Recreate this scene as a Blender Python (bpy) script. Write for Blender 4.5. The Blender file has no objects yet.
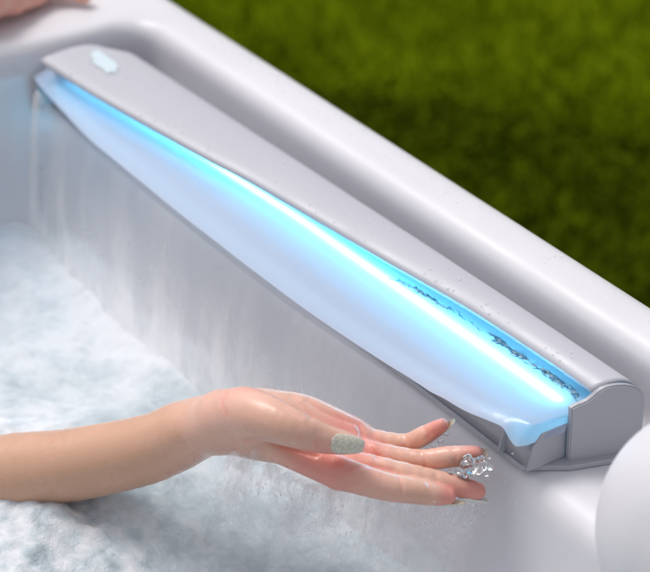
import bpy, bmesh, math, random
import numpy as np
from mathutils import Vector, Matrix
random.seed(7); rng = np.random.default_rng(7)
C = bpy.context.scene.collection
sc = bpy.context.scene

# ------------------------------------------------------------------ camera
FPX = 2000.0                                   # focal length in photo pixels (photo is 650 x 572)
PITCH = math.radians(30.52); AZ = math.radians(33.78)
_s, _c = math.sin(AZ), math.cos(AZ)
RV = np.array([_s, _c, 0.0]); FV = np.array([-_c, _s, 0.0]); ZV = np.array([0, 0, 1.0])
FW = math.cos(PITCH)*FV - math.sin(PITCH)*ZV
UP = math.sin(PITCH)*FV + math.cos(PITCH)*ZV
def ray(x, y): return (x-325)/FPX*RV - (y-286)/FPX*UP + FW
CAM = -ray(568, 465)*1.30                      # the near bottom corner of the waterfall box is the origin
def atz(x, y, z):
    d = ray(x, y); return CAM + d*((z-CAM[2])/d[2])
def aty(x, y, Y):
    d = ray(x, y); return CAM + d*((Y-CAM[1])/d[1])
cd = bpy.data.cameras.new('camera'); cam = bpy.data.objects.new('camera', cd); C.objects.link(cam)
cd.sensor_width = 36; cd.lens = 36*FPX/650
cd.clip_start = 0.05; cd.clip_end = 500
cam.matrix_world = Matrix(((RV[0], UP[0], -FW[0], CAM[0]), (RV[1], UP[1], -FW[1], CAM[1]),
                           (RV[2], UP[2], -FW[2], CAM[2]), (0, 0, 0, 1)))
cd.dof.use_dof = True; cd.dof.focus_distance = 1.33; cd.dof.aperture_fstop = 7.0
sc.camera = cam

# ------------------------------------------------------------------ light
SUN_EL, SUN_DIR = 60, np.array([-0.95, -0.20])     # where the sun stands (horizontal direction towards it)
W = bpy.data.worlds.new('World'); sc.world = W; W.use_nodes = True
nt = W.node_tree; bg = nt.nodes['Background']
sky = nt.nodes.new('ShaderNodeTexSky'); sky.sky_type = 'NISHITA'; sky.sun_disc = False
sky.sun_elevation = math.radians(SUN_EL); sky.sun_rotation = math.atan2(SUN_DIR[0], SUN_DIR[1])
sky.dust_density = 4.0; sky.air_density = 1.0
hsv = nt.nodes.new('ShaderNodeHueSaturation'); hsv.inputs['Saturation'].default_value = 0.27
nt.links.new(sky.outputs[0], hsv.inputs['Color']); nt.links.new(hsv.outputs[0], bg.inputs[0])
bg.inputs[1].default_value = 0.12
sl = bpy.data.lights.new('sun', 'SUN'); sl.energy = 0.9; sl.angle = math.radians(22); sl.color = (1.0, 0.95, 0.9)
so = bpy.data.objects.new('sun', sl); C.objects.link(so)
sd = Vector((SUN_DIR[0], SUN_DIR[1], 0)).normalized()*math.cos(math.radians(SUN_EL)) + Vector((0, 0, math.sin(math.radians(SUN_EL))))
so.rotation_euler = sd.to_track_quat('Z', 'Y').to_euler()
sc.view_settings.view_transform = 'Standard'; sc.view_settings.look = 'None'
sc.view_settings.gamma = 1; sc.view_settings.use_curve_mapping = False
sc.view_settings.exposure = 0.34
sc.cycles.max_bounces = 8; sc.cycles.transparent_max_bounces = 12
sc.cycles.use_denoising = True; sc.cycles.volume_bounces = 4
sc.cycles.caustics_reflective = False; sc.cycles.caustics_refractive = False

# ------------------------------------------------------------------ helpers
def link(o, parent=None):
    C.objects.link(o)
    if parent: o.parent = parent
    return o
def tag(o, label=None, cat=None, group=None, kind=None):
    if label: o['label'] = label
    if cat: o['category'] = cat
    if group: o['group'] = group
    if kind: o['kind'] = kind
    return o
def mesh(name, verts, faces, mat, parent=None, smooth=True):
    me = bpy.data.meshes.new(name)
    me.from_pydata([tuple(map(float, v)) for v in verts], [], [tuple(map(int, f)) for f in faces])
    me.update()
    if smooth: me.polygons.foreach_set('use_smooth', [True]*len(me.polygons))
    if mat: me.materials.append(mat)
    return link(bpy.data.objects.new(name, me), parent)
def fast_mesh(name, V, Q, mat, parent=None):
    me = bpy.data.meshes.new(name); V = np.asarray(V, np.float32); Q = np.asarray(Q, np.int32)
    me.vertices.add(len(V)); me.vertices.foreach_set('co', V.ravel())
    me.loops.add(Q.size); me.loops.foreach_set('vertex_index', Q.ravel())
    me.polygons.add(len(Q)); me.polygons.foreach_set('loop_start', np.arange(0, Q.size, Q.shape[1], dtype=np.int32))
    me.update(calc_edges=True); me.validate()
    me.polygons.foreach_set('use_smooth', [True]*len(me.polygons))
    me.materials.append(mat)
    return link(bpy.data.objects.new(name, me), parent)
def attr(o, name, vals):
    a = o.data.attributes.new(name, 'FLOAT', 'POINT'); a.data.foreach_set('value', np.asarray(vals, np.float32))
def empty(name, loc=(0, 0, 0)):
    o = bpy.data.objects.new(name, None); o.location = loc; o.empty_display_size = 0.05; C.objects.link(o); return o
def grid_faces(n, m, off=0, wrap=False):
    F = []
    for i in range(n-1):
        for j in range(m if wrap else m-1):
            k = (j+1) % m
            F.append((off+i*m+j, off+i*m+k, off+(i+1)*m+k, off+(i+1)*m+j))
    return F
def hash3(ix, iy, iz):
    h = (ix.astype(np.int64)*374761393 + iy.astype(np.int64)*668265263 + iz.astype(np.int64)*2147483647) & 0xffffffff
    h = ((h ^ (h >> 13))*1274126177) & 0xffffffff
    return ((h ^ (h >> 16)) & 0xffff)/65535.0
def vnoise(x, y, z=0.0):
    x, y, z = np.broadcast_arrays(np.asarray(x, float), np.asarray(y, float), np.asarray(z, float))
    i, j, k = np.floor(x), np.floor(y), np.floor(z); u, v, w = x-i, y-j, z-k
    u, v, w = [t*t*(3-2*t) for t in (u, v, w)]; r = 0
    for a in (0, 1):
        for b in (0, 1):
            for c in (0, 1):
                r = r + hash3(i+a, j+b, k+c)*(u if a else 1-u)*(v if b else 1-v)*(w if c else 1-w)
    return r*2-1
def fbm(x, y, z=0.0, o=4):
    r = 0; a = 1.0; t = 0
    for n in range(o):
        s = 2.03**n; r = r+a*vnoise(np.asarray(x)*s+n*17.3, np.asarray(y)*s+n*9.1, np.asarray(z)*s+n*5.7); t += a; a *= 0.5
    return r/t
def smin(a, b, k):
    h = np.clip(0.5+0.5*(b-a)/k, 0, 1); return b*(1-h)+a*h-k*h*(1-h)
def smax(a, b, k): return -smin(-a, -b, k)
def sstep(a, b, x):
    t = np.clip((x-a)/(b-a), 0, 1); return t*t*(3-2*t)
def surface_nets(D, org, h):
    """closed smooth quad mesh of the zero level of the sampled distance D"""
    S = D < 0; nx, ny, nz = D.shape
    c = [S[i:nx-1+i, j:ny-1+j, k:nz-1+k] for i in (0, 1) for j in (0, 1) for k in (0, 1)]
    cnt = sum(a.astype(np.int8) for a in c); act = (cnt > 0) & (cnt < 8)
    idx = -np.ones(act.shape, np.int64); I = np.argwhere(act); idx[act] = np.arange(len(I))
    acc = np.zeros((len(I), 3)); num = np.zeros(len(I))
    off = [(i, j, k) for i in (0, 1) for j in (0, 1) for k in (0, 1)]
    for a in off:
        for b in off:
            if sum(b)-sum(a) == 1 and all(q >= p for p, q in zip(a, b)):
                da = D[I[:, 0]+a[0], I[:, 1]+a[1], I[:, 2]+a[2]]; db = D[I[:, 0]+b[0], I[:, 1]+b[1], I[:, 2]+b[2]]
                m = (da < 0) != (db < 0); t = np.where(m, da/np.where(m, da-db, 1), 0)
                p = np.array(a)[None]+t[:, None]*(np.array(b)-np.array(a))[None]
                acc += np.where(m[:, None], p, 0); num += m
    V = np.array(org)+(I+acc/num[:, None])*h
    Q = []
    for ax in range(3):
        u, v = (ax+1) % 3, (ax+2) % 3
        sl0 = [slice(None)]*3; sl1 = [slice(None)]*3; sl0[ax] = slice(0, -1); sl1[ax] = slice(1, None)
        A, B = S[tuple(sl0)], S[tuple(sl1)]; E = np.argwhere(A != B)
        ok = (E[:, u] > 0) & (E[:, v] > 0) & (E[:, u] < D.shape[u]-1) & (E[:, v] < D.shape[v]-1); E = E[ok]
        fl = A[E[:, 0], E[:, 1], E[:, 2]]
        def at(du, dv):
            e = E.copy(); e[:, u] -= du; e[:, v] -= dv; return idx[e[:, 0], e[:, 1], e[:, 2]]
        q = np.stack([at(1, 1), at(0, 1), at(0, 0), at(1, 0)], 1)
        q[~fl] = q[~fl][:, ::-1]; Q.append(q)
    return V, np.concatenate(Q)
def samp(lo, hi, h):
    ax = [np.arange(a, b+h, h) for a, b in zip(lo, hi)]
    return np.meshgrid(*ax, indexing='ij')
def interp(pts, n):
    """smooth resample of a polyline (catmull rom)"""
    P = np.array(pts, float); P = np.vstack([2*P[0]-P[1], P, 2*P[-1]-P[-2]]); out = []
    m = len(P)-3
    for t in np.linspace(0, m-1e-6, n):
        i = int(t); u = t-i; a, b, c, d = P[i:i+4]
        out.append(0.5*((2*b)+(-a+c)*u+(2*a-5*b+4*c-d)*u*u+(-a+3*b-3*c+d)*u**3))
    return np.array(out)

# ------------------------------------------------------------------ materials
def mat(name, base=(.8, .8, .8), rough=.5, **kw):
    m = bpy.data.materials.new(name); m.use_nodes = True
    b = m.node_tree.nodes['Principled BSDF']
    b.inputs['Base Color'].default_value = (*base, 1); b.inputs['Roughness'].default_value = rough
    for k, v in kw.items(): b.inputs[k.replace('_', ' ')].default_value = v
    return m
def nodes(m): return m.node_tree, m.node_tree.nodes['Principled BSDF']
def N(t, kind, **inp):
    n = t.nodes.new(kind)
    for k, v in inp.items(): n.inputs[k].default_value = v
    return n
def noise(t, scale, detail=4, rough=.55, coord=None, dist=0):
    n = N(t, 'ShaderNodeTexNoise', Scale=scale, Detail=detail, Roughness=rough, Distortion=dist)
    if coord: t.links.new(coord, n.inputs['Vector'])
    return n
def objco(t, scale=None):
    c = t.nodes.new('ShaderNodeTexCoord').outputs['Object']
    if scale:
        mp = N(t, 'ShaderNodeMapping', Scale=scale); t.links.new(c, mp.inputs['Vector']); return mp.outputs[0]
    return c
def ramp(t, src, stops):
    r = t.nodes.new('ShaderNodeValToRGB'); e = r.color_ramp.elements
    while len(e) < len(stops): e.new(.5)
    for q, (p, col) in zip(e, stops):
        q.position = p; q.color = (*col, 1) if len(col) == 3 else col
    t.links.new(src, r.inputs[0]); return r
def bump(t, b, src, strength, dist):
    n = N(t, 'ShaderNodeBump', Strength=strength, Distance=dist); t.links.new(src, n.inputs['Height'])
    t.links.new(n.outputs[0], b.inputs['Normal']); return n

# white acrylic of the tub
M_shell = mat('acrylic', (.72, .705, .73), .32, IOR=1.45)
t, b = nodes(M_shell)
n1 = noise(t, 5, 3, coord=objco(t)); r1 = ramp(t, n1.outputs[0], [(.3, (.68, .668, .705)), (.7, (.745, .733, .772))])
t.links.new(r1.outputs[0], b.inputs['Base Color'])
n2 = noise(t, 14, 3, coord=objco(t, (1, 1, .35))); r2 = ramp(t, n2.outputs[0], [(.35, (.32,)*3), (.7, (.50,)*3)])
t.links.new(r2.outputs[0], b.inputs['Roughness'])
n3 = noise(t, 60, 3, coord=objco(t, (1, 1, .25))); bump(t, b, n3.outputs[0], .12, .004)
M_grey = mat('grey_plastic', (.41, .415, .455), .38)
t, b = nodes(M_grey); n = noise(t, 900, 2, coord=objco(t)); bump(t, b, n.outputs[0], .12, .0004)
n = noise(t, 18, 5, coord=objco(t)); r = ramp(t, n.outputs[0], [(.35, (.3,)*3), (.7, (.48,)*3)]); t.links.new(r.outputs[0], b.inputs['Roughness'])
M_lid = mat('lid_plastic', (.505, .505, .56), .36)
t, b = nodes(M_lid); n = noise(t, 1100, 2, coord=objco(t)); bump(t, b, n.outputs[0], .10, .0004)
n = noise(t, 22, 5, coord=objco(t)); r = ramp(t, n.outputs[0], [(.35, (.28,)*3), (.7, (.5,)*3)]); t.links.new(r.outputs[0], b.inputs['Roughness'])
M_cab = mat('cabinet', (.09, .07, .055), .7)
# translucent tray: light from the lamp below shines through, daylight falls on top
M_tray = bpy.data.materials.new('tray_acrylic'); M_tray.use_nodes = True
t = M_tray.node_tree; t.nodes.clear()
out = t.nodes.new('ShaderNodeOutputMaterial'); mx = t.nodes.new('ShaderNodeMixShader'); mx.inputs[0].default_value = .55
df = t.nodes.new('ShaderNodeBsdfDiffuse'); df.inputs[0].default_value = (.59, .69, .91, 1)
tl = t.nodes.new('ShaderNodeBsdfTranslucent'); tl.inputs[0].default_value = (.92, .95, 1, 1)
gl = N(t, 'ShaderNodeBsdfGlossy', Roughness=.12); gl.inputs[0].default_value = (1, 1, 1, 1)
fr = N(t, 'ShaderNodeFresnel', IOR=1.35); m2 = t.nodes.new('ShaderNodeMixShader')
co = objco(t, (1, .25, 1)); nz = noise(t, 90, 4, coord=co, dist=.6); bp = N(t, 'ShaderNodeBump', Strength=.25, Distance=.002)
t.links.new(nz.outputs[0], bp.inputs['Height']); t.links.new(bp.outputs[0], gl.inputs['Normal']); t.links.new(bp.outputs[0], fr.inputs['Normal'])
t.links.new(df.outputs[0], mx.inputs[1]); t.links.new(tl.outputs[0], mx.inputs[2])
t.links.new(fr.outputs[0], m2.inputs[0]); t.links.new(mx.outputs[0], m2.inputs[1]); t.links.new(gl.outputs[0], m2.inputs[2])
t.links.new(m2.outputs[0], out.inputs[0])
# the lamp
M_led = bpy.data.materials.new('led'); M_led.use_nodes = True
t = M_led.node_tree; t.nodes.clear(); out = t.nodes.new('ShaderNodeOutputMaterial')
em = N(t, 'ShaderNodeEmission', Strength=38); em.inputs[0].default_value = (.11, .68, 1.0, 1); t.links.new(em.outputs[0], out.inputs[0])
M_water_clear = mat('clear_water', (1, 1, 1), .02, IOR=1.33, Transmission_Weight=1.0)
t, b = nodes(M_water_clear); n = noise(t, 160, 3, coord=objco(t)); bump(t, b, n.outputs[0], .4, .002)

# ------------------------------------------------------------------ lawn
GZ = -0.90
M_lawn = mat('lawn', (.06, .09, .01), .9)
t, b = nodes(M_lawn); b.inputs['Specular IOR Level'].default_value = 0; n = noise(t, 2.2, 5, coord=objco(t)); r = ramp(t, n.outputs[0], [(.35, (.07, .10, .002)), (.65, (.11, .15, .003))])
t.links.new(r.outputs[0], b.inputs['Base Color'])
lawn = mesh('lawn', [(-150, -150, GZ), (150, -150, GZ), (150, 150, GZ), (-150, 150, GZ)], [(0, 1, 2, 3)], M_lawn); tag(lawn, kind='structure')
M_gr = mat('grass_blades', (.07, .11, .01), .6)
t, b = nodes(M_gr); n = noise(t, .9, 3, coord=objco(t))
r = ramp(t, n.outputs[0], [(.33, (.13, .172, .002)), (.52, (.155, .205, .002)), (.70, (.18, .24, .003))]); t.links.new(r.outputs[0], b.inputs['Base Color'])
b.inputs['Specular IOR Level'].default_value = 0
NB = 170000
bx = rng.uniform(-6.5, 1.2, NB); by = rng.uniform(.55, 6.0, NB)
hh = rng.uniform(.014, .036, NB)*(1+.5*fbm(bx*1.5, by*1.5)); th = rng.uniform(0, 6.283, NB); ww = rng.uniform(.0025, .005, NB)
lean = rng.uniform(-.022, .022, (NB, 2))
V = np.zeros((NB, 3, 3)); V[:, 0] = np.stack([bx-np.cos(th)*ww, by-np.sin(th)*ww, np.full(NB, GZ)], 1)
V[:, 1] = np.stack([bx+np.cos(th)*ww, by+np.sin(th)*ww, np.full(NB, GZ)], 1); V[:, 2] = np.stack([bx+lean[:, 0], by+lean[:, 1], GZ+hh], 1)
g = fast_mesh('grass', V.reshape(-1, 3), np.arange(NB*3).reshape(-1, 3), M_gr); tag(g, 'green grass of the lawn beyond the tub', 'grass', kind='stuff')

# dark leaf scatter standing in for the tub's shade on the lawn
M_shade = mat('shade_leaves', (.03, .045, .006), .7)
t, b = nodes(M_shade); b.inputs['Specular IOR Level'].default_value = 0
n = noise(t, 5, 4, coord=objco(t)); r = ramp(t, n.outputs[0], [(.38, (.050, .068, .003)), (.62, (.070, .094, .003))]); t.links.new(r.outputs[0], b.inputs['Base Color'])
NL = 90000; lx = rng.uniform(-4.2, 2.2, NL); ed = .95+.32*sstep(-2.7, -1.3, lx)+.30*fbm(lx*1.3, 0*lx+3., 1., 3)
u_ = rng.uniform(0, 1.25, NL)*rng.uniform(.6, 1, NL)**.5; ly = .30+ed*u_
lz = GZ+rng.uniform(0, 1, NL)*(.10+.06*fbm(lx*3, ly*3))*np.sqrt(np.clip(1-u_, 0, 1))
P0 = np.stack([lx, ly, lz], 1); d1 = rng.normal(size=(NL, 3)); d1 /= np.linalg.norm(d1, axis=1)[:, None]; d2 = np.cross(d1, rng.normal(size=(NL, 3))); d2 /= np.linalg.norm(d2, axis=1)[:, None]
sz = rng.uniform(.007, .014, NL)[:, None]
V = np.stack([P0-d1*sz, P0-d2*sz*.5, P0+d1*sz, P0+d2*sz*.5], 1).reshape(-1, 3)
shade_lv = fast_mesh('shade_leaves', V, np.arange(NL*4).reshape(-1, 4), M_shade); tag(shade_lv, 'dark low leaves standing in for shade along the foot of the tub', 'ground cover', kind='stuff')

# ------------------------------------------------------------------ the tub
XL = -0.680                                       # left inner wall of the tub
def wall_y(x, z): return -0.030 - 0.20*np.clip(-z, 0, .4)
def shell_sdf(X, Y, Zc):
    cor = smax(Y-wall_y(X, Zc), (XL-0.10*np.clip(Zc, -.4, 0))-X, .07)       # > 0 outside the pool
    d = smax(-cor, Zc-.060, .030)
    outer = smax(Y-.122, (XL-.155)-X, .10)
    d = smax(d, outer, .030)
    # the recess the waterfall unit sits in
    px = np.abs(X-(-.155))-.52; py = Y-.064-.004*np.clip((X+.3)/.3, 0, 1.5); pz = -Zc
    p = smax(smax(px, py, .035), pz, .016)
    d = smax(d, -p, .018)
    # moulded headrest bulge at the near end
    cx, cy, cz = BUL
    Xb = np.where(X > cx, np.maximum(X-cx-.30, 0), X-cx)+cx          # a long roll that runs on past the frame
    e = np.sqrt(((Xb-cx)/.074)**2+((Y-cy)/.064)**2+((Zc-cz)/.078)**2)
    d = smin(d, (e-1)*.066, .050)
    return d
BUL = aty(716, 540, -.030)
h = .0055
lo, hi = (-.95, -.80, -.36), (.30, .20, .10)
X, Y, Zc = samp(lo, hi, h)
D = shell_sdf(X, Y, Zc)
for a, s_ in ((0, 0), (0, -1), (1, 0), (1, -1), (2, 0), (2, -1)):      # close the solid at the block's faces
    sl_ = [slice(None)]*3; sl_[a] = s_; D[tuple(sl_)] = .004
V, Q = surface_nets(D, lo, h)
for _ in range(3):                                   # settle the vertices on the true surface
    e = 1e-4; x, y, z = V.T
    m = (x > lo[0]+2*h) & (x < hi[0]-2*h) & (y > lo[1]+2*h) & (z > lo[2]+2*h)
    d0 = shell_sdf(x, y, z); G = np.stack([shell_sdf(x+e, y, z)-d0, shell_sdf(x, y+e, z)-d0, shell_sdf(x, y, z+e)-d0], 1)/e
    V = V-np.where(m[:, None], G*(d0/np.maximum((G**2).sum(1), .2))[:, None], 0)
tub = empty('hot_tub', (-.3, -.1, GZ)); tag(tub, 'white acrylic hot tub with rounded rim and recessed waterfall box', 'hot tub')
def tubpart(o): o.matrix_parent_inverse = Matrix.Translation(-tub.location); return o
shell = tubpart(fast_mesh('tub_shell', V, Q, M_shell, tub))
def box_mesh(name, lo, hi, m, parent=None, bev=0.0, seg=2):
    bm = bmesh.new(); bmesh.ops.create_cube(bm, size=1)
    for v in bm.verts: v.co = Vector([lo[i]+(v.co[i]+.5)*(hi[i]-lo[i]) for i in range(3)])
    if bev: bmesh.ops.bevel(bm, geom=bm.edges[:], offset=bev, segments=seg, affect='EDGES', profile=.5)
    me = bpy.data.meshes.new(name); bm.to_mesh(me); bm.free(); me.materials.append(m)
    return link(bpy.data.objects.new(name, me), parent)
cab = tubpart(box_mesh('cabinet', (-.80, -1.75, GZ), (.95, .085, -.06), M_cab, tub, .02))
bm = bmesh.new(); bm.from_mesh(cab.data)
bmesh.ops.delete(bm, geom=[f for f in bm.faces if f.normal.z > .9], context='FACES'); bm.to_mesh(cab.data); bm.free()

# ------------------------------------------------------------------ waterfall unit
LID = interp([(-.658, -.044), (-.651, -.040), (-.570, -.034), (-.434, -.018), (-.365, -.008), (-.215, .007), (-.161, .013), (-.115, .017), (-.05, .0195), (-.003, .020)], 90)+np.array([.0032, -.0030])
LIP = interp([(-.676, -.038), (-.672, -.045), (-.660, -.0495), (-.640, -.053), (-.618, -.056), (-.541, -.064), (-.49, -.066), (-.40, -.0675), (-.30, -.0675), (-.222, -.066), (-.169, -.063), (-.109, -.058), (-.068, -.053), (-.035, -.0450), (-.012, -.0385), (-.003, -.0355)], 110)
BACK = .0452
unit_root = None
# lid: a thin shell that rises at the front edge, rolls over the ridge and drops at the back
def skew(y): return .34*y
LIDP = [(0, .0535), (.12, .0550), (.3, .0563), (.48, .0568), (.65, .0560), (.80, .0538), (.91, .0505), (.975, .0460), (1.0, .0410)]
rows = []
for x, yf in LID:
    k = sstep(-.668, -.60, x)                      # the far end is rounded down
    ridge = .056; prof = []
    yb = np.interp(x, [-.66, -.45, -.2, 0], [.0345, .0385, .0435, BACK])-.016*(1-sstep(-.660, -.625, x))
    w = yb-yf
    P = [(yf+.0015, .0508), (yf-.0003, .0514), (yf-.0005, .0524), (yf+.0012, .0535)]+[(yf+w*a, z_) for a, z_ in LIDP[1:]]+[(yf+w*1.0, .034), (yf+w*1.0, .0025)]
    e_ = sstep(-.07, 0, x)
    rows.append([(x-.0035*e_+e_*skew(a), a, bz) for a, bz in P])
nr, mr = len(rows), len(rows[0])
Vl = [p for r_ in rows for p in r_]
Fl = grid_faces(nr, mr)
# far end wall of the lid
c0 = len(Vl); Vl.append((-.6565, -.020, .0025))
for j in range(4, mr-1): Fl.append((c0, j+1, j))
lid = tubpart(mesh('waterfall_unit', Vl, Fl, M_lid, tub)); tag(lid, 'long grey waterfall box with lit blue tray set in the rim')
ep = mesh('light_stop', [(-.667, -.046, .0045), (-.660, .020, .0045), (-.660, .020, .0395), (-.667, -.046, .0350)], [(0, 1, 2, 3)], M_grey, lid, smooth=False)  # added plate, blocks lamp light spilling onto the left wall
em_ = ep.modifiers.new('t', 'SOLIDIFY'); em_.thickness = .002
so_ = lid.modifiers.new('thick', 'SOLIDIFY'); so_.thickness = .0018; so_.offset = -1
def sub(o): return o
# end cap: profile in (y, z), concave scoop at the front, with a skewed footprint
PC = interp([(-.0012, .0450), (.0020, .0468), (.0055, .0478), (.0090, .0492), (.0125, .0518), (.0158, .0548), (.0195, .0569), (.0250, .0577), (.0310, .0573), (.0370, .0556), (.0420, .0522), (.0455, .0470), (.0468, .0400)], 48)
prof = [(-.0005, .001), (-.0008, .020), (-.0012, .0440)]+[tuple(p) for p in PC]+[(.0468, .030), (.0468, .001)]
bm = bmesh.new()
fa = [bm.verts.new((skew(y)+.0015, y, z)) for y, z in prof]; ba = [bm.verts.new((skew(y)-.0020, y, z)) for y, z in prof]
bm.faces.new(fa); bm.faces.new(ba[::-1])
for i in range(len(prof)):
    j = (i+1) % len(prof); bm.faces.new((fa[i], ba[i], ba[j], fa[j]))
bm.normal_update()
bmesh.ops.recalc_face_normals(bm, faces=bm.faces[:])
bmesh.ops.bevel(bm, geom=[e for e in bm.edges if e.verts[0] in fa and e.verts[1] in fa], offset=.0008, segments=2, affect='EDGES')
me = bpy.data.meshes.new('end_cap'); bm.to_mesh(me); bm.free(); me.materials.append(M_grey)
endcap = sub(link(bpy.data.objects.new('end_cap', me), lid))
# base plate with a small step
def plate(name, pts, z0, z1, m, parent):
    n = len(pts); v = [(x, y, z0) for x, y in pts]+[(x, y, z1) for x, y in pts]
    f = [tuple(range(n))[::-1], tuple(range(n, 2*n))]+[(i, (i+1) % n, n+(i+1) % n, n+i) for i in range(n)]
    o = mesh(name, v, f, m, parent, smooth=False)
    bv = o.modifiers.new('b', 'BEVEL'); bv.width = .0008; bv.segments = 2; return o
sub(plate('base_plate', [(-.655, -.030), (-.012, -.030), (.006, -.004), (.024, .049), (-.655, .038)], .0004, .0042, M_grey, lid))
# skirt below the tray with upright ribs
xs = np.linspace(-.655, -.0045, 60); v = []
for x in xs: v += [(x, -.0265, .0045), (x, -.0265, .0175), (x, -.0225, .0240)]
sk = sub(mesh('skirt', v, grid_faces(60, 3), M_grey, lid)); m_ = sk.modifiers.new('t', 'SOLIDIFY'); m_.thickness = .002
for x in (-.030, -.0040):
    yv = -.0265; v = [(x, yv-.008, .0045), (x, yv, .0045), (x, yv, .024), (x, yv-.003, .024)]
    if x == -.0040: v = [(x, yv-.004, .0045), (x, .004, .0045), (x, .004, .0330), (x, yv+.006, .0300), (x, yv-.001, .022)]
    rb = sub(mesh('rib', v, [tuple(range(len(v)))], M_grey, lid, smooth=False)); mm = rb.modifiers.new('t', 'SOLIDIFY'); mm.thickness = .0016
# tray: from under the lid, dipping over the lamp and rolling over the lip
NT, MT = 260, 44; TV = []; tu = np.linspace(0, 1, NT)
lipx, lipy = LIP[:, 0], LIP[:, 1]; lidx, lidy = LID[:, 0], LID[:, 1]
def tray_z(s, x):                                   # s = 0 at the back, 1 at the lip
    return .0415-.0050*s-(.0022+.0090*sstep(-.022, -.0075, x))*sstep(.80, 1.0, s)
for u in tu:
    x0 = -.674+(.674-.0030)*u
    yb = .026; yl = np.interp(x0, lipx, lipy)
    if x0 > -.0085: yl += .033*((x0+.0085)/.0055)**3                 # rounded near corner with a nick
    yl += .0006*math.sin(x0*160)*sstep(-.14, -.03, x0)+.0010*float(vnoise(x0*90, 3.1))*sstep(-.16, -.02, x0)
    for k in range(MT):
        s = k/(MT-1); y = yb+(yl-yb)*s
        z = tray_z(s, x0)+.0005*float(vnoise(x0*30, y*20, 2.2))*s
        TV.append((x0+sstep(-.06, -.0065, x0)*(skew(max(y, 0))+.0005), y, z))
tray = sub(mesh('tray', TV, grid_faces(NT, MT), M_tray, lid)); tag(tray, 'smooth water covered tray glowing blue')
# lamp bar under the tray
v = []; f = []
ns = 12; LX = np.linspace(-.636, -.0160, 40)
for x in LX:
    yy = float(np.interp(x, [-.64, -.52, -.448, -.313, -.188, 0], [-.0235, -.0130, -.0088, -.0022, .0005, .0045]))
    for k in range(ns):
        a = 2*math.pi*k/ns; v.append((x, yy+.0017*math.cos(a), .0368+.0010*math.sin(a)))
f = grid_faces(40, ns, 0, True)+[tuple(range(ns)), tuple(range(39*ns, 40*ns))[::-1]]
led = sub(mesh('light_strip', v, f, M_led, lid)); tag(led, 'glowing white and cyan light strip')
# ripples where the water wells up under the lid edge
M_rip = mat('ripple', (.20, .50, .72), .06, IOR=1.33, Transmission_Weight=.35)
t, b = nodes(M_rip); n = noise(t, 260, 3, coord=objco(t)); r = ramp(t, n.outputs[0], [(.42, (.13, .36, .54)), (.60, (.75, .93, 1.0))]); t.links.new(r.outputs[0], b.inputs['Base Color'])  # dark blue tint paints in the lid's reflection on clear water
v = []; f = []
for q in range(60):
    x0 = random.uniform(-.20, -.012) if q % 3 else random.uniform(-.10, -.014)
    off_ = random.uniform(-.0015, .0012) + (.0035*random.random()**2 if x0 > -.10 else 0)
    L_ = random.uniform(.006, .018); n_ = 14; o = len(v); wr = random.uniform(.0004, .0010); tw = random.uniform(-.35, .35)
    for i in range(n_):
        s_ = i/(n_-1); x = x0+L_*(s_-.5); y = float(np.interp(x, lidx, lidy))-off_+tw*L_*(s_-.5)+.0011*float(vnoise(x*420, q*3.3))
        w = wr*math.sin(math.pi*min(.97, max(.03, s_)))**.6; z = .0412+.0007*float(vnoise(x*300, q*1.1))
        for k in range(6):
            a = 2*math.pi*k/6; v.append((x, y+w*math.cos(a), z+w*.8*math.sin(a)))
    f += grid_faces(n_, 6, o, True)
tag(sub(mesh('ripple', v, f, M_rip, lid)), kind='stuff')
# worn pale maker's plate on the lid (its lettering cannot be read in the photo)
M_lab = mat('pale_label', (.62, .74, .80), .35)
t, b = nodes(M_lab)
import itertools
Lc = atz(103, 66, .0555); v = []; f = []
sx, sy = .030, .0095
def lid_z(x, y):
    yf = np.interp(x, lidx, lidy); w = BACK-yf; s = (y-yf)/w
    return float(np.interp(s, [p[0] for p in LIDP], [p[1] for p in LIDP]))+.0022
def label_piece(cx, cy, w, hgt, seed):
    n = 22; o = len(v)
    v.append((cx, cy, lid_z(cx, cy)+.0007))
    for k in range(n):
        a = 2*math.pi*k/n; rr = 1+.32*float(vnoise(k*.9, seed))
        px = cx+w*rr*np.sign(math.cos(a))*abs(math.cos(a))**.6; py = cy+hgt*rr*np.sign(math.sin(a))*abs(math.sin(a))**.6
        v.append((px, py, lid_z(px, py)+.0005))
    for k in range(n): f.append((o, o+1+k, o+1+(k+1) % n))
label_piece(Lc[0]-.004, Lc[1]+.0045, .022, .0036, 1.5)
label_piece(Lc[0]+.002, Lc[1]+.0000, .0235, .0034, 7.5)
label_piece(Lc[0]+.006, Lc[1]-.0045, .017, .0030, 4.1)
sub(mesh('maker_plate', v, f, M_lab, lid))

# ------------------------------------------------------------------ tub water
WZ = -0.102
M_wat = mat('tub_water', (.55, .62, .67), .12, IOR=1.33)
t, b = nodes(M_wat)
at_ = t.nodes.new('ShaderNodeAttribute'); at_.attribute_name = 'foam'
n = noise(t, 75, 6, .65, coord=objco(t), dist=.8); mth = N(t, 'ShaderNodeMath'); mth.operation = 'MULTIPLY_ADD'; mth.inputs[1].default_value = .9
t.links.new(n.outputs[0], mth.inputs[0]); t.links.new(at_.outputs['Fac'], mth.inputs[2])
r = ramp(t, mth.outputs[0], [(.28, (.33, .40, .445)), (.55, (.53, .60, .65)), (.80, (.70, .74, .78)), (1.1, (.84, .85, .89))]); t.links.new(r.outputs[0], b.inputs['Base Color'])
r = ramp(t, mth.outputs[0], [(.3, (.12,)*3), (.9, (.5,)*3)]); t.links.new(r.outputs[0], b.inputs['Roughness'])
vo = noise(t, 240, 5, .65, coord=objco(t)); bump(t, b, vo.outputs[0], .5, .003)
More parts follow.
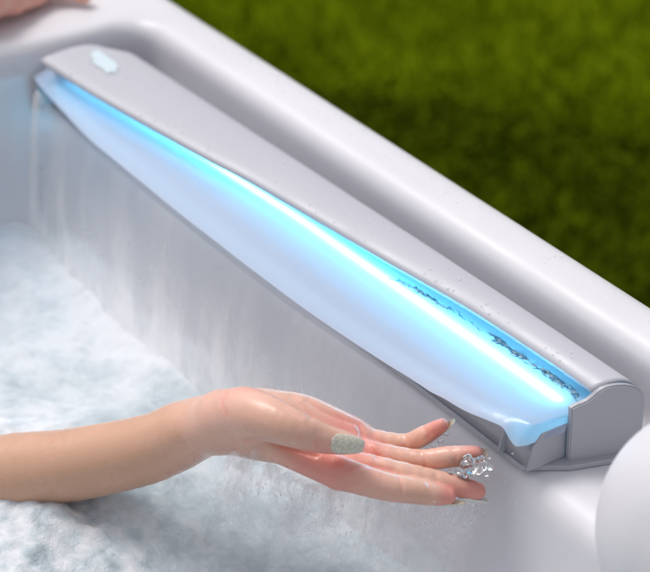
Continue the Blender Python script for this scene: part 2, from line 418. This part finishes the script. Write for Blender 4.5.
h = .0026; gx = np.arange(-.76, .30, h); gy = np.arange(-.80, -.005, h); GX, GY = np.meshgrid(gx, gy, indexing='ij')
def proj(P):
    d = np.asarray(P)-CAM; w = d@FW; return 325+FPX*(d@RV)/w, 286-FPX*(d@UP)/w, w
A0 = atz(30, 480, -.075); A1 = atz(150, 470, -.075)
turb = .30+.70*sstep(.16, .40, -(GX-GY*.45))+.2*sstep(-.20, -.32, GY)
Zw = WZ+.010*fbm(GX*11, GY*11, 1.0, 3)+turb*(.0085*fbm(GX*34, GY*34, 2.0, 4)+.0050*sstep(.4, .95, turb)*np.abs(fbm(GX*95, GY*95, 5.0, 3)))
arm_d = np.sqrt((GX-A0[0])**2+(GY-A0[1])**2); Zw += (.031+.009*fbm(GX*55, GY*55, 3.3, 4))*np.exp(-(arm_d/.11)**2)
foam = .42-.34*sstep(-.42, -.20, GX-GY*.3)+.30*fbm(GX*9+3, GY*9, 7.0, 4)+.30*turb*fbm(GX*40, GY*40, 9., 4)
foam += .22*np.exp(-((wall_y(0, -.09)-GY)/.05)**2)
foam += .25*fbm(GX*30, GY*30, 2.0, 4)+sstep(-.16, -.26, GY)*(.10+.45*fbm(GX*110, GY*110, 8.0, 3))
V = np.stack([GX, GY, Zw], -1).reshape(-1, 3); nx_, ny_ = GX.shape
ii, jj = np.meshgrid(np.arange(nx_-1), np.arange(ny_-1), indexing='ij'); k0 = (ii*ny_+jj).ravel()
wat = fast_mesh('tub_water', V, np.stack([k0, k0+ny_, k0+ny_+1, k0+1], 1), M_wat); attr(wat, 'foam', foam.ravel()); tag(wat, kind='structure')

# ------------------------------------------------------------------ the catching hand
TIP = aty(480, 490, -.060); FREF = float(TIP@FV)
def H(px, py, dF):
    d = ray(px, py); return CAM+d*((FREF+dF-CAM@FV)/(d@FV))
def pxr(P): return float((P-CAM)@FW)/FPX            # metres per photo pixel there
BASIS = np.stack([RV, FV, ZV])                      # local axes of the hand grid
O = H(300, 440, .02)
groups = []                                         # each: (list of cones, blend width against the rest)
def chain(pts, k=.004, dens=4):
    P = np.array([[*p, r_] for p, r_ in pts]); P = interp(P, (len(P)-1)*dens+1) if len(P) > 2 else P
    W_ = [H(*q[:3]) for q in P]; groups.append(([(BASIS@(A-O), BASIS@(B-O), q0[3]*pxr(A), q1[3]*pxr(B)) for A, B, q0, q1 in zip(W_[:-1], W_[1:], P[:-1], P[1:])], k))
def cone(p, q, ra, rb, k=.006): chain([(p, ra), (q, rb)], k)
# forearm and wrist
chain([((-190, 535, .175), 46), ((-100, 503, .145), 44), ((0, 476, .118), 40.5), ((60, 467, .100), 37), ((110, 458, .087), 35.5), ((155, 447, .075), 34), ((190, 432, .064), 29.5), ((216, 425, .055), 26.5)], .02)
cone((190, 430, .080), (222, 418, .074), 26, 24, .016)
# palm
cone((222, 424, .050), (262, 432, .038), 27, 24, .012)
cone((262, 436, .030), (338, 473, .004), 19, 16.5, .012)        # index metacarpal
cone((262, 434, .042), (350, 466, .022), 19, 15, .012)
cone((258, 424, .052), (356, 452, .040), 20, 14, .012)
cone((256, 412, .064), (352, 437, .056), 20, 14, .012)          # hypothenar side
chain([((266, 410, .066), 18), ((300, 412, .064), 17.5), ((330, 423, .060), 15.5), ((360, 436, .056), 12)], .012)
# fingers
chain([((340, 473, .003), 16.5), ((384, 486, -.001), 14.2), ((420, 492, -.001), 12.2), ((447, 497, .001), 9.0)], .003)
chain([((352, 464, .020), 14), ((417, 477, .013), 11.5), ((452, 485, .011), 10.6), ((477, 491, .010), 9.0)], .003)
chain([((358, 451, .038), 13), ((416, 459.5, .030), 10.2), ((448, 457, .026), 10.8), ((475, 454, .024), 8.6)], .003)
chain([((353, 437, .055), 12.5), ((402, 443, .048), 9.2), ((423, 436, .045), 9.6), ((442, 425, .042), 7.0)], .003)
thumb0 = len(groups)
chain([((228, 416, .036), 22), ((244, 412, .026), 24.5), ((266, 418, .012), 23.0), ((292, 428, .001), 18.8), ((320, 438, .000), 14.9), ((348, 443.5, .003), 11.0)], .010)
def group_sdf(g_, P):
    d = None
    for a, b_, ra, rb in g_:
        ab = b_-a; tt = np.clip(((P-a)@ab)/(ab@ab), 0, 1)
        di = np.linalg.norm(P-a-tt[..., None]*ab, axis=-1)-(ra+(rb-ra)*tt)
        d = di if d is None else smin(d, di, .0012)
    return d
def hand_sdf(P):
    d = None
    for i, (g_, k) in enumerate(groups):
        di = group_sdf(g_, P)
        if i == thumb0: dm = d; d = di; continue
        d = di if d is None else smin(d, di, k)
    # blend thumb onto palm: broad at its root, a clear fold near its tip
    xx = P[..., 0]; kk = .004+.022*sstep(.0, -.035, xx)
    hh_ = np.clip(.5+.5*(dm-d)/kk, 0, 1); d = dm*(1-hh_)+d*hh_-kk*hh_*(1-hh_)
    for a, b_, r_, dep in creases:
        ab = b_-a; tt = np.clip(((P-a)@ab)/(ab@ab), 0, 1); q = np.linalg.norm(P-a-tt[..., None]*ab, axis=-1)
        d = d+dep*np.exp(-(q/r_)**2)
    return d
creases = []
def crease(p, q, r_, dep): creases.append((BASIS@(H(*p)-O), BASIS@(H(*q)-O), r_, dep))
pts = np.array([c_[0] for g_, _ in groups for c_ in g_]+[c_[1] for g_, _ in groups for c_ in g_]); lo = pts.min(0)-.036; hi = pts.max(0)+.036
h = .0017
Xh, Yh, Zh = samp(lo, hi, h)
D = np.empty(Xh.shape, np.float32)
for i in range(Xh.shape[0]): D[i] = hand_sdf(np.stack([Xh[i], Yh[i], Zh[i]], -1))
V, Q = surface_nets(D, lo, h)
def settle(V, n=2):
    e = 2e-4
    for _ in range(n):
        d0 = hand_sdf(V); G = np.stack([hand_sdf(V+np.eye(3)[i]*e)-d0 for i in range(3)], 1)/e
        V = V-G*(d0/np.maximum((G**2).sum(1), .3))[:, None]
    return V
V = settle(V)
# skin detail: folds at finger joints, palm lines, veins of redness
def seg_d(V, p, q):
    a, b_ = BASIS@(H(*p)-O), BASIS@(H(*q)-O); ab = b_-a; tt = np.clip(((V-a)@ab)/(ab@ab), 0, 1); return np.linalg.norm(V-a-tt[:, None]*ab, axis=1)
red = np.zeros(len(V))
for p, s_, w in [((447, 497, .001), .011, .8), ((477, 491, .010), .011, .9), ((475, 454, .024), .011, .8), ((442, 425, .042), .011, 1.0), ((322, 452, -.004), .012, .5),
                 ((330, 478, .0), .022, .6), ((300, 470, .01), .02, .5), ((345, 430, .05), .02, .5), ((384, 486, -.001), .012, .3), ((252, 395, .03), .02, .35), ((360, 455, .03), .02, .6)]:
    red += w*np.exp(-(np.linalg.norm(V-BASIS@(H(*p)-O), axis=1)/s_)**2)
def surf_lines(lines, r_, dep):
    """press fine creases into the skin, following lines laid over it as seen from the palm side"""
    global V, red
    pp = (V@BASIS)+O; d = pp-CAM; w = d@FW; sx_ = 325+FPX*(d@RV)/w; sy_ = 286-FPX*(d@UP)/w
    e = 2e-4; d0 = hand_sdf(V); G = np.stack([hand_sdf(V+np.eye(3)[i]*e)-d0 for i in range(3)], 1)/e
    G /= np.linalg.norm(G, axis=1)[:, None]; view = (BASIS@(-FW))
    facing = np.clip((G@view)*3, 0, 1)
    for L, wd, dp in lines:
        L = interp(L, 24); q = np.full(len(V), 1e9)
        for a, b_ in zip(L[:-1], L[1:]):
            ab = b_-a; tt = np.clip(((sx_-a[0])*ab[0]+(sy_-a[1])*ab[1])/(ab@ab), 0, 1)
            q = np.minimum(q, np.hypot(sx_-a[0]-tt*ab[0], sy_-a[1]-tt*ab[1]))
        m = np.exp(-(q/wd)**2)*facing; V = V-G*(m*dp)[:, None]; red += m*.22
surf_lines([([(246, 442), (262, 441), (280, 445), (298, 451), (316, 456)], 2.6, .0016),      # fold under the thumb
            ([(283, 404), (290, 411), (300, 417)], 2.6, .0005),
            ([(303, 424), (299, 434), (302, 444)], 1.6, .0002),                                # thumb joint
            ([(226, 392), (222, 402), (226, 414)], 2.0, .0003), ([(232, 440), (238, 448), (244, 452)], 2.6, .0008),
            ([(360, 427), (364, 438), (371, 449), (378, 458)], 2.3, .0016),                    # finger roots
            ([(308, 400), (322, 410), (340, 418), (358, 424)], 2.4, .0012), ([(292, 396), (304, 406), (312, 418)], 2.4, .0010),
            ([(404, 437), (406, 443), (405, 449)], 1.8, .0010), ([(420, 451), (424, 460), (424, 467)], 1.8, .0011), ([(452, 448), (455, 456), (454, 464)], 1.7, .0008),
            ([(436, 474), (437, 482)], 1.8, .0010), ([(398, 476), (402, 486), (401, 495)], 1.9, .0009), ([(428, 483), (432, 492), (430, 500)], 1.7, .0007), ([(424, 428), (428, 434), (428, 440)], 1.6, .0008), ([(318, 431), (315, 439), (317, 448)], 1.8, .0006), ([(322, 433), (320, 441)], 1.6, .0005),
            ([(348, 470), (368, 466), (392, 470)], 2.0, .0006)], 0, 0)
red -= .42*sstep(-.055, -.12, V[:, 0])
M_skin = mat('skin', (.72, .42, .32), .42, Subsurface_Weight=.12, IOR=1.4)
t, b = nodes(M_skin); b.inputs['Coat Weight'].default_value = .25; b.inputs['Coat Roughness'].default_value = .18; b.inputs['Subsurface Radius'].default_value = (.010, .004, .002); b.inputs['Subsurface Scale'].default_value = .6
at_ = t.nodes.new('ShaderNodeAttribute'); at_.attribute_name = 'red'
n = noise(t, 45, 5, .6, coord=objco(t)); ma = N(t, 'ShaderNodeMath'); ma.operation = 'MULTIPLY_ADD'; ma.inputs[1].default_value = .75
t.links.new(n.outputs[0], ma.inputs[0]); t.links.new(at_.outputs['Fac'], ma.inputs[2])
r = ramp(t, ma.outputs[0], [(.0, (.64, .37, .25)), (.5, (.80, .47, .37)), (1.2, (.80, .33, .27))]); t.links.new(r.outputs[0], b.inputs['Base Color'])
nv = N(t, 'ShaderNodeTexVoronoi', Scale=900); t.links.new(objco(t), nv.inputs['Vector'])
n2 = noise(t, 260, 4, .6, coord=objco(t)); ad = N(t, 'ShaderNodeMath'); ad.operation = 'ADD'; t.links.new(nv.outputs['Distance'], ad.inputs[0]); t.links.new(n2.outputs[0], ad.inputs[1])
bump(t, b, ad.outputs[0], .16, .0006)
nr_ = noise(t, 30, 4, .6, coord=objco(t)); r = ramp(t, nr_.outputs[0], [(.4, (.26,)*3), (.62, (.5,)*3)]); t.links.new(r.outputs[0], b.inputs['Roughness'])
HV = V@BASIS+O
person = fast_mesh('person', HV, Q, M_skin); attr(person, 'red', red)
tag(person, 'bare right arm rising from the foam, open palm up with silver nails', 'person')
# nails
M_nail = mat('glitter_nail', (.55, .53, .47), .25, Coat_Weight=.6)
t, b = nodes(M_nail); vo = N(t, 'ShaderNodeTexVoronoi', Scale=2600); t.links.new(objco(t), vo.inputs['Vector'])
r = ramp(t, vo.outputs['Color'], [(.2, (.50, .46, .36)), (.55, (.68, .63, .51)), (.85, (.95, .92, .80))]); t.links.new(r.outputs[0], b.inputs['Base Color'])
bump(t, b, vo.outputs['Distance'], .3, .0004)
M_nail2 = mat('pale_nail', (.78, .78, .72), .2, Coat_Weight=.6)
def nail(a, b_, r0, r1, n0, half, mt, square=.8):
    A, B = H(*a), H(*b_); ax = B-A; L = np.linalg.norm(ax); ax /= L
    n0 = n0-ax*(n0@ax); n0 /= np.linalg.norm(n0); sd_ = np.cross(ax, n0); v = []; nu, nv_ = 18, 15
    for i in range(nu):
        u = i/(nu-1); ww_ = (1-abs(2*u-1)**(5 if u > .5 else 3.0))**(.5) if 0 < u < 1 else 0.0
        if u > .5: ww_ = max(ww_, square*(1-(u-.5)*.25))
        else: ww_ = max(ww_, .35)
        rr = (r0+(r1-r0)*u)*pxr(A)
        for j in range(nv_):
            th_ = (2*j/(nv_-1)-1)*half*ww_
            v.append(A+ax*L*u+rr*(n0*math.cos(th_)+sd_*math.sin(th_))-n0*(.0009*(2*u-1)**2))
    o = mesh('nail', v, grid_faces(nu, nv_), mt, person); s_ = o.modifiers.new('t', 'SOLIDIFY'); s_.thickness = .0007; s_.offset = 0
    return o
nail((327, 440.5, .0000), (361, 445.0, .0045), 15.3, 10.6, -FW*.92+ZV*.05-FV*.2, math.radians(47), M_nail)
nail((461, 489, .0105), (490, 497.5, .0100), 10.6, 6.5, -ZV*.95-FV*.25, math.radians(62), M_nail2)
nail((437, 496, .0000), (466, 500.5, .0010), 10.2, 4.5, -ZV*.95-FV*.2, math.radians(60), M_nail)
nail((463, 455, .0245), (488, 452.0, .0240), 9.8, 6.8, -ZV*.6+FV*.5+RV*.2, math.radians(60), M_nail)
nail((434, 431, .0435), (453, 419.5, .0400), 8.4, 4.0, -ZV*.75+FV*.2, math.radians(60), M_nail)

# second arm resting on the far corner of the rim (only its edge is in the picture)
def limb_mesh(name, plist, mt, h=.004):
    P = [(np.array(a), np.array(b_), ra, rb) for a, b_, ra, rb in plist]
    ap = np.array([p[0] for p in P]+[p[1] for p in P]); mr_ = max(max(p[2], p[3]) for p in P)+.012
    lo, hi = ap.min(0)-mr_, ap.max(0)+mr_; X, Y, Z_ = samp(lo, hi, h); G = np.stack([X, Y, Z_], -1)
    def f(G):
        d = None
        for a, b_, ra, rb in P:
            ab = b_-a; tt = np.clip(((G-a)@ab)/(ab@ab), 0, 1); di = np.linalg.norm(G-a-tt[..., None]*ab, axis=-1)-(ra+(rb-ra)*tt)
            d = di if d is None else smin(d, di, .008)
        return d
    V, Q = surface_nets(f(G), lo, h)
    return fast_mesh(name, V, Q, mt)
K = lambda px, py, z: atz(px, py, z)
k0 = K(-10, 2, .085); k1 = K(30, -8, .078)
hb = K(-70, -10, .10)
pl = [(K(-420, -60, .20), K(-150, -30, .14), .045, .034), (K(-150, -30, .14), hb, .034, .030), (hb, K(-14, -2, .088), .028, .021), (hb, K(-20, -22, .088), .028, .020),
      (K(-14, -2, .088), K(12, 2, .078), .0125, .0105), (K(12, 2, .078), K(38, -3, .072), .0105, .0085),
      (K(-14, -12, .088), K(28, -14, .078), .012, .010), (K(28, -14, .078), K(60, -9, .072), .010, .008),
      (K(-20, -25, .088), K(42, -22, .078), .012, .010), (K(42, -22, .078), K(84, -4.5, .070), .0095, .0078),
      (K(-30, -36, .088), K(40, -36, .076), .011, .009)]
p2 = limb_mesh('person', pl, M_skin, .0035); attr(p2, 'red', np.full(len(p2.data.vertices), .35))
tag(p2, 'blurred bare hand gripping the far corner of the tub rim', 'person')

# ------------------------------------------------------------------ falling water
def film_mat(name, lo_, hi_, col, scale, stretch, mx_, mn_=0.0):
    m = bpy.data.materials.new(name); m.use_nodes = True; t = m.node_tree; b = t.nodes['Principled BSDF']
    b.inputs['Base Color'].default_value = (*col, 1); b.inputs['Roughness'].default_value = .25; b.inputs['IOR'].default_value = 1.33
    n = noise(t, scale, 5, .6, coord=objco(t, stretch), dist=.35)
    r = ramp(t, n.outputs[0], [(lo_, (mn_,)*3), (hi_, (mx_,)*3)])
    am = t.nodes.new('ShaderNodeAttribute'); am.attribute_name = 'thick'; mu = N(t, 'ShaderNodeMath'); mu.operation = 'MULTIPLY'
    t.links.new(r.outputs[0], mu.inputs[0]); t.links.new(am.outputs['Fac'], mu.inputs[1]); t.links.new(mu.outputs[0], b.inputs['Alpha']); bump(t, b, n.outputs[0], .4, .002)
    return m
def mu_alpha(t): return t.nodes['Principled BSDF'].inputs['Alpha'].links[0].from_socket
M_curt = film_mat('falling_water', .40, .75, (.91, .90, .905), 24, (1, 1, .20), .50, .16)
TH = []
xs = np.linspace(-.655, -.030, 170); v = []; nz_ = 22
for x in xs:
    yl = float(np.interp(x, lipx, lipy))
    for k in range(nz_):
        s = k/(nz_-1); z = .0290+(WZ-.004-.0290)*s
        TH.append((.5+3.8*s**1.8+1.6*math.exp(-((x+.648)/.012)**2))*(1-sstep(-.16, -.035, x)*(1-.45*s**2)))
        v.append((x+.010*s*s*float(vnoise(x*20, 4.)), yl-.0015-.016*s**.55*(1)+.004*s*float(fbm(x*35, z*8, 3.)), z))
cur = mesh('falling_water', v, grid_faces(len(xs), nz_), M_curt); attr(cur, 'thick', TH); tag(cur, 'thin sheet of clear water falling from the lit lip', 'falling water', kind='stuff')

# water caught on the fingertips, and the strands running off the hand
def blob(cx, R_, seed, sq=(1, 1, 1), bm=None):
    r = bmesh.ops.create_icosphere(bm, subdivisions=3, radius=1)
    for q in r['verts']:
        nn = q.co.copy(); k = 1+.45*float(fbm(nn.x*1.6+seed, nn.y*1.6, nn.z*1.6, 3)); q.co = Vector((cx[0]+R_*sq[0]*k*nn.x, cx[1]+R_*sq[1]*k*nn.y, cx[2]+R_*sq[2]*k*nn.z))
BL = [(458, 470, .013, 3.4), (464, 465, .012, 4.6), (470, 462, .011, 5.6), (476, 463, .010, 5.4), (481, 460, .013, 4.4), (484, 466, .008, 4.4), (478, 470, .007, 5.0), (472, 471, .008, 4.6), (486, 474, .006, 2.6),
      (450, 472, .014, 2.4), (440, 441, .034, 3.0), (435, 446, .034, 3.4), (430, 449, .036, 2.6), (446, 434, .034, 2.2), (487, 480, .005, 2.0), (489, 458, .015, 2.4)]
BL += [(random.uniform(462, 492), random.uniform(456, 478), random.uniform(.004, .016), random.uniform(1.2, 3.4)) for _ in range(20)]
BC = np.array([H(a, b_, c_) for a, b_, c_, _ in BL]); BR = np.array([q[3]*pxr(H(*q[:3])) for q in BL])
lo = BC.min(0)-.012; hi = BC.max(0)+.012; X, Y, Z_ = samp(lo, hi, .0007); G = np.stack([X, Y, Z_], -1); d = None
for c_, r_ in zip(BC, BR):
    di = np.linalg.norm((G-c_)*np.array([1, 1, 1.35]), axis=-1)-r_; d = di if d is None else smin(d, di, .0022)
d += .0017*fbm(X*260, Y*260, Z_*260, 3)
SV, SQ = surface_nets(d, lo, .0007)
bm = bmesh.new()
for _ in range(30):
    P = H(random.uniform(494, 530), random.gauss(482, 26), random.uniform(-.01, .03)); blob(P, random.uniform(.35, 1.0)*pxr(P), random.random()*9, (1, 1, 1), bm)
me = bpy.data.meshes.new('splash'); bm.to_mesh(me); bm.free(); me.materials.append(M_water_clear); me.polygons.foreach_set('use_smooth', [True]*len(me.polygons))
sp = fast_mesh('splash', SV, SQ, M_water_clear)
bm = bmesh.new(); bm.from_mesh(me); bm.from_mesh(sp.data); bm.to_mesh(sp.data); bm.free(); tag(sp, 'clear water splashing over the ring and middle fingertips', 'splash', kind='stuff')
M_str = film_mat('water_strands', .44, .62, (.95, .96, .97), 85, (1, 1, .45), .85)
t, b = nodes(M_str); b.inputs['Roughness'].default_value = .5
o_ = t.nodes['Material Output']; tr = N(t, 'ShaderNodeBsdfTranslucent'); tr.inputs[0].default_value = (.95, .96, 1, 1); tp = t.nodes.new('ShaderNodeBsdfTransparent'); ms = t.nodes.new('ShaderNodeMixShader'); m3 = t.nodes.new('ShaderNodeMixShader'); m3.inputs[0].default_value = .5
t.links.new(mu_alpha(t), ms.inputs[0]); t.links.new(tp.outputs[0], ms.inputs[1]); t.links.new(tr.outputs[0], ms.inputs[2])
t.links.new(b.outputs[0], m3.inputs[1]); t.links.new(ms.outputs[0], m3.inputs[2]); t.links.new(m3.outputs[0], o_.inputs[0])
v = []; f = []
def strand(p0, p1, w0, w1, seed, wob=.004):
    o = len(v); n = 16
    for i in range(n):
        s = i/(n-1); c = p0*(1-s)+p1*s+RV*wob*float(fbm(s*3.1, seed, 0., 3))*(.3+s)*2+FV*wob*float(fbm(s*2.7, seed+9, 4., 3))
        w = (w0+(w1-w0)*s)*(1+.6*float(vnoise(s*6, seed+3)))
        for k in range(6):
            a = 2*math.pi*k/6; v.append(c+RV*w*math.cos(a)+FV*w*.5*math.sin(a))
    for q in grid_faces(n, 6, o, True): f.append(q)
for i in range(3):
    px = random.choice([random.uniform(245, 340), random.uniform(300, 470), random.uniform(430, 492)])
    py = float(np.interp(px, [245, 300, 350, 460, 490], [452, 484, 490, 500, 496]))-2
    a = H(px, py, random.uniform(.0, .05)); L_ = random.uniform(.02, .075)
    bq = a+np.array([0, 0, -L_])+RV*random.uniform(-.018, .008)
    strand(a, bq, random.uniform(.0002, .0006), random.uniform(.0002, .0010), i*1.7, random.uniform(.002, .008))
NS = len(v)
for i in range(30):                                   # torn veils of water between the strands
    px = random.uniform(240, 480); py = float(np.interp(px, [240, 300, 350, 460, 490], [452, 484, 490, 500, 496]))-3
    a = H(px, py, random.uniform(.005, .045)); L_ = random.uniform(.03, .075); wd = random.uniform(.008, .022); o = len(v)
    for k in range(14):
        s_ = k/13
        for j in range(10):
            q = j/9-.5; v.append(a+RV*(q*wd*(1+.8*s_)-.012*s_)+FV*(.005*float(fbm(q*3, s_*3, i*2.)))+ZV*(-L_*s_))
    f += grid_faces(14, 10, o)
st = mesh('water_drips', v, f, M_str); attr(st, 'thick', [1.0]*NS+[.75*(1-abs(2*((q % 10)/9)-1)**3)*(1-((q//10) % 14)/13*.6) for q in range(len(v)-NS)]); tag(st, 'thin strands of water dripping off the underside of the hand', 'dripping water', kind='stuff')

# drops falling from the hand
bm = bmesh.new()
for _ in range(110):
    px = random.uniform(250, 495); py = float(np.interp(px, [245, 300, 350, 460, 490], [456, 488, 494, 504, 500]))+abs(random.gauss(0, 24)); P = H(px, py, random.uniform(-.01, .03))
    q = bmesh.ops.create_icosphere(bm, subdivisions=2, radius=1)['verts']; rr = random.uniform(.25, .8)*pxr(P); st_ = random.uniform(1, 4)
    for w in q: w.co = Vector((P[0]+w.co.x*rr, P[1]+w.co.y*rr, P[2]+w.co.z*rr*st_))
M_drop = mat('drop', (.95, .96, .98), .15, IOR=1.33, Alpha=.55, Specular_IOR_Level=.8)
me = bpy.data.meshes.new('falling_drops'); bm.to_mesh(me); bm.free(); me.materials.append(M_drop); me.polygons.foreach_set('use_smooth', [True]*len(me.polygons))
fd = link(bpy.data.objects.new('falling_drops', me)); tag(fd, 'white drops of water falling below the open hand', 'drops', kind='stuff')

# beads of water on the lid and the rim
M_bead = mat('bead', (.9, .93, .96), .03, IOR=1.4, Alpha=.28, Specular_IOR_Level=1.0)
bm = bmesh.new()
def bead(x, y, z, r_): 
    q = bmesh.ops.create_icosphere(bm, subdivisions=2, radius=1)['verts']; a = random.uniform(.8, 1.5)
    for w in q: w.co = Vector((x+w.co.x*r_*a, y+w.co.y*r_, z+w.co.z*r_*.55))
for _ in range(70):
    x = random.uniform(-.62, -.02); k_ = random.random()**1.6
    yf = float(np.interp(x, lidx, lidy)); y = yf+(.040-yf)*k_*.8+.001; bead(x, y, lid_z(x, y)-.0002, random.uniform(.0004, .0013))
for _ in range(60):
    x = random.uniform(-.65, -.03); y = float(np.interp(x, lidx, lidy))-.0003; bead(x, y, .0530, random.uniform(.0004, .0012))
for _ in range(60):
    bead(random.uniform(-.6, .05), random.uniform(.085, .105), .0603, random.uniform(.0004, .0012))
me = bpy.data.meshes.new('water_beads'); bm.to_mesh(me); bm.free(); me.materials.append(M_bead); me.polygons.foreach_set('use_smooth', [True]*len(me.polygons))
wb = link(bpy.data.objects.new('water_beads', me)); tag(wb, 'tiny beads of water on the grey lid and the rim', 'water beads', kind='stuff')

# spray hanging over the churning water
M_mist = bpy.data.materials.new('spray'); M_mist.use_nodes = True; t = M_mist.node_tree; t.nodes.clear()
out = t.nodes.new('ShaderNodeOutputMaterial'); pv = N(t, 'ShaderNodeVolumePrincipled', Density=3.6, Anisotropy=.2); pv.inputs['Color'].default_value = (.995, .995, 1, 1)
t.links.new(pv.outputs[0], out.inputs['Volume'])
mist = box_mesh('spray_mist', (-.70, -.235, -.13), (.10, -.030, -.046), M_mist, None); tag(mist, 'fine white spray hanging over the foaming water', 'spray', kind='stuff')
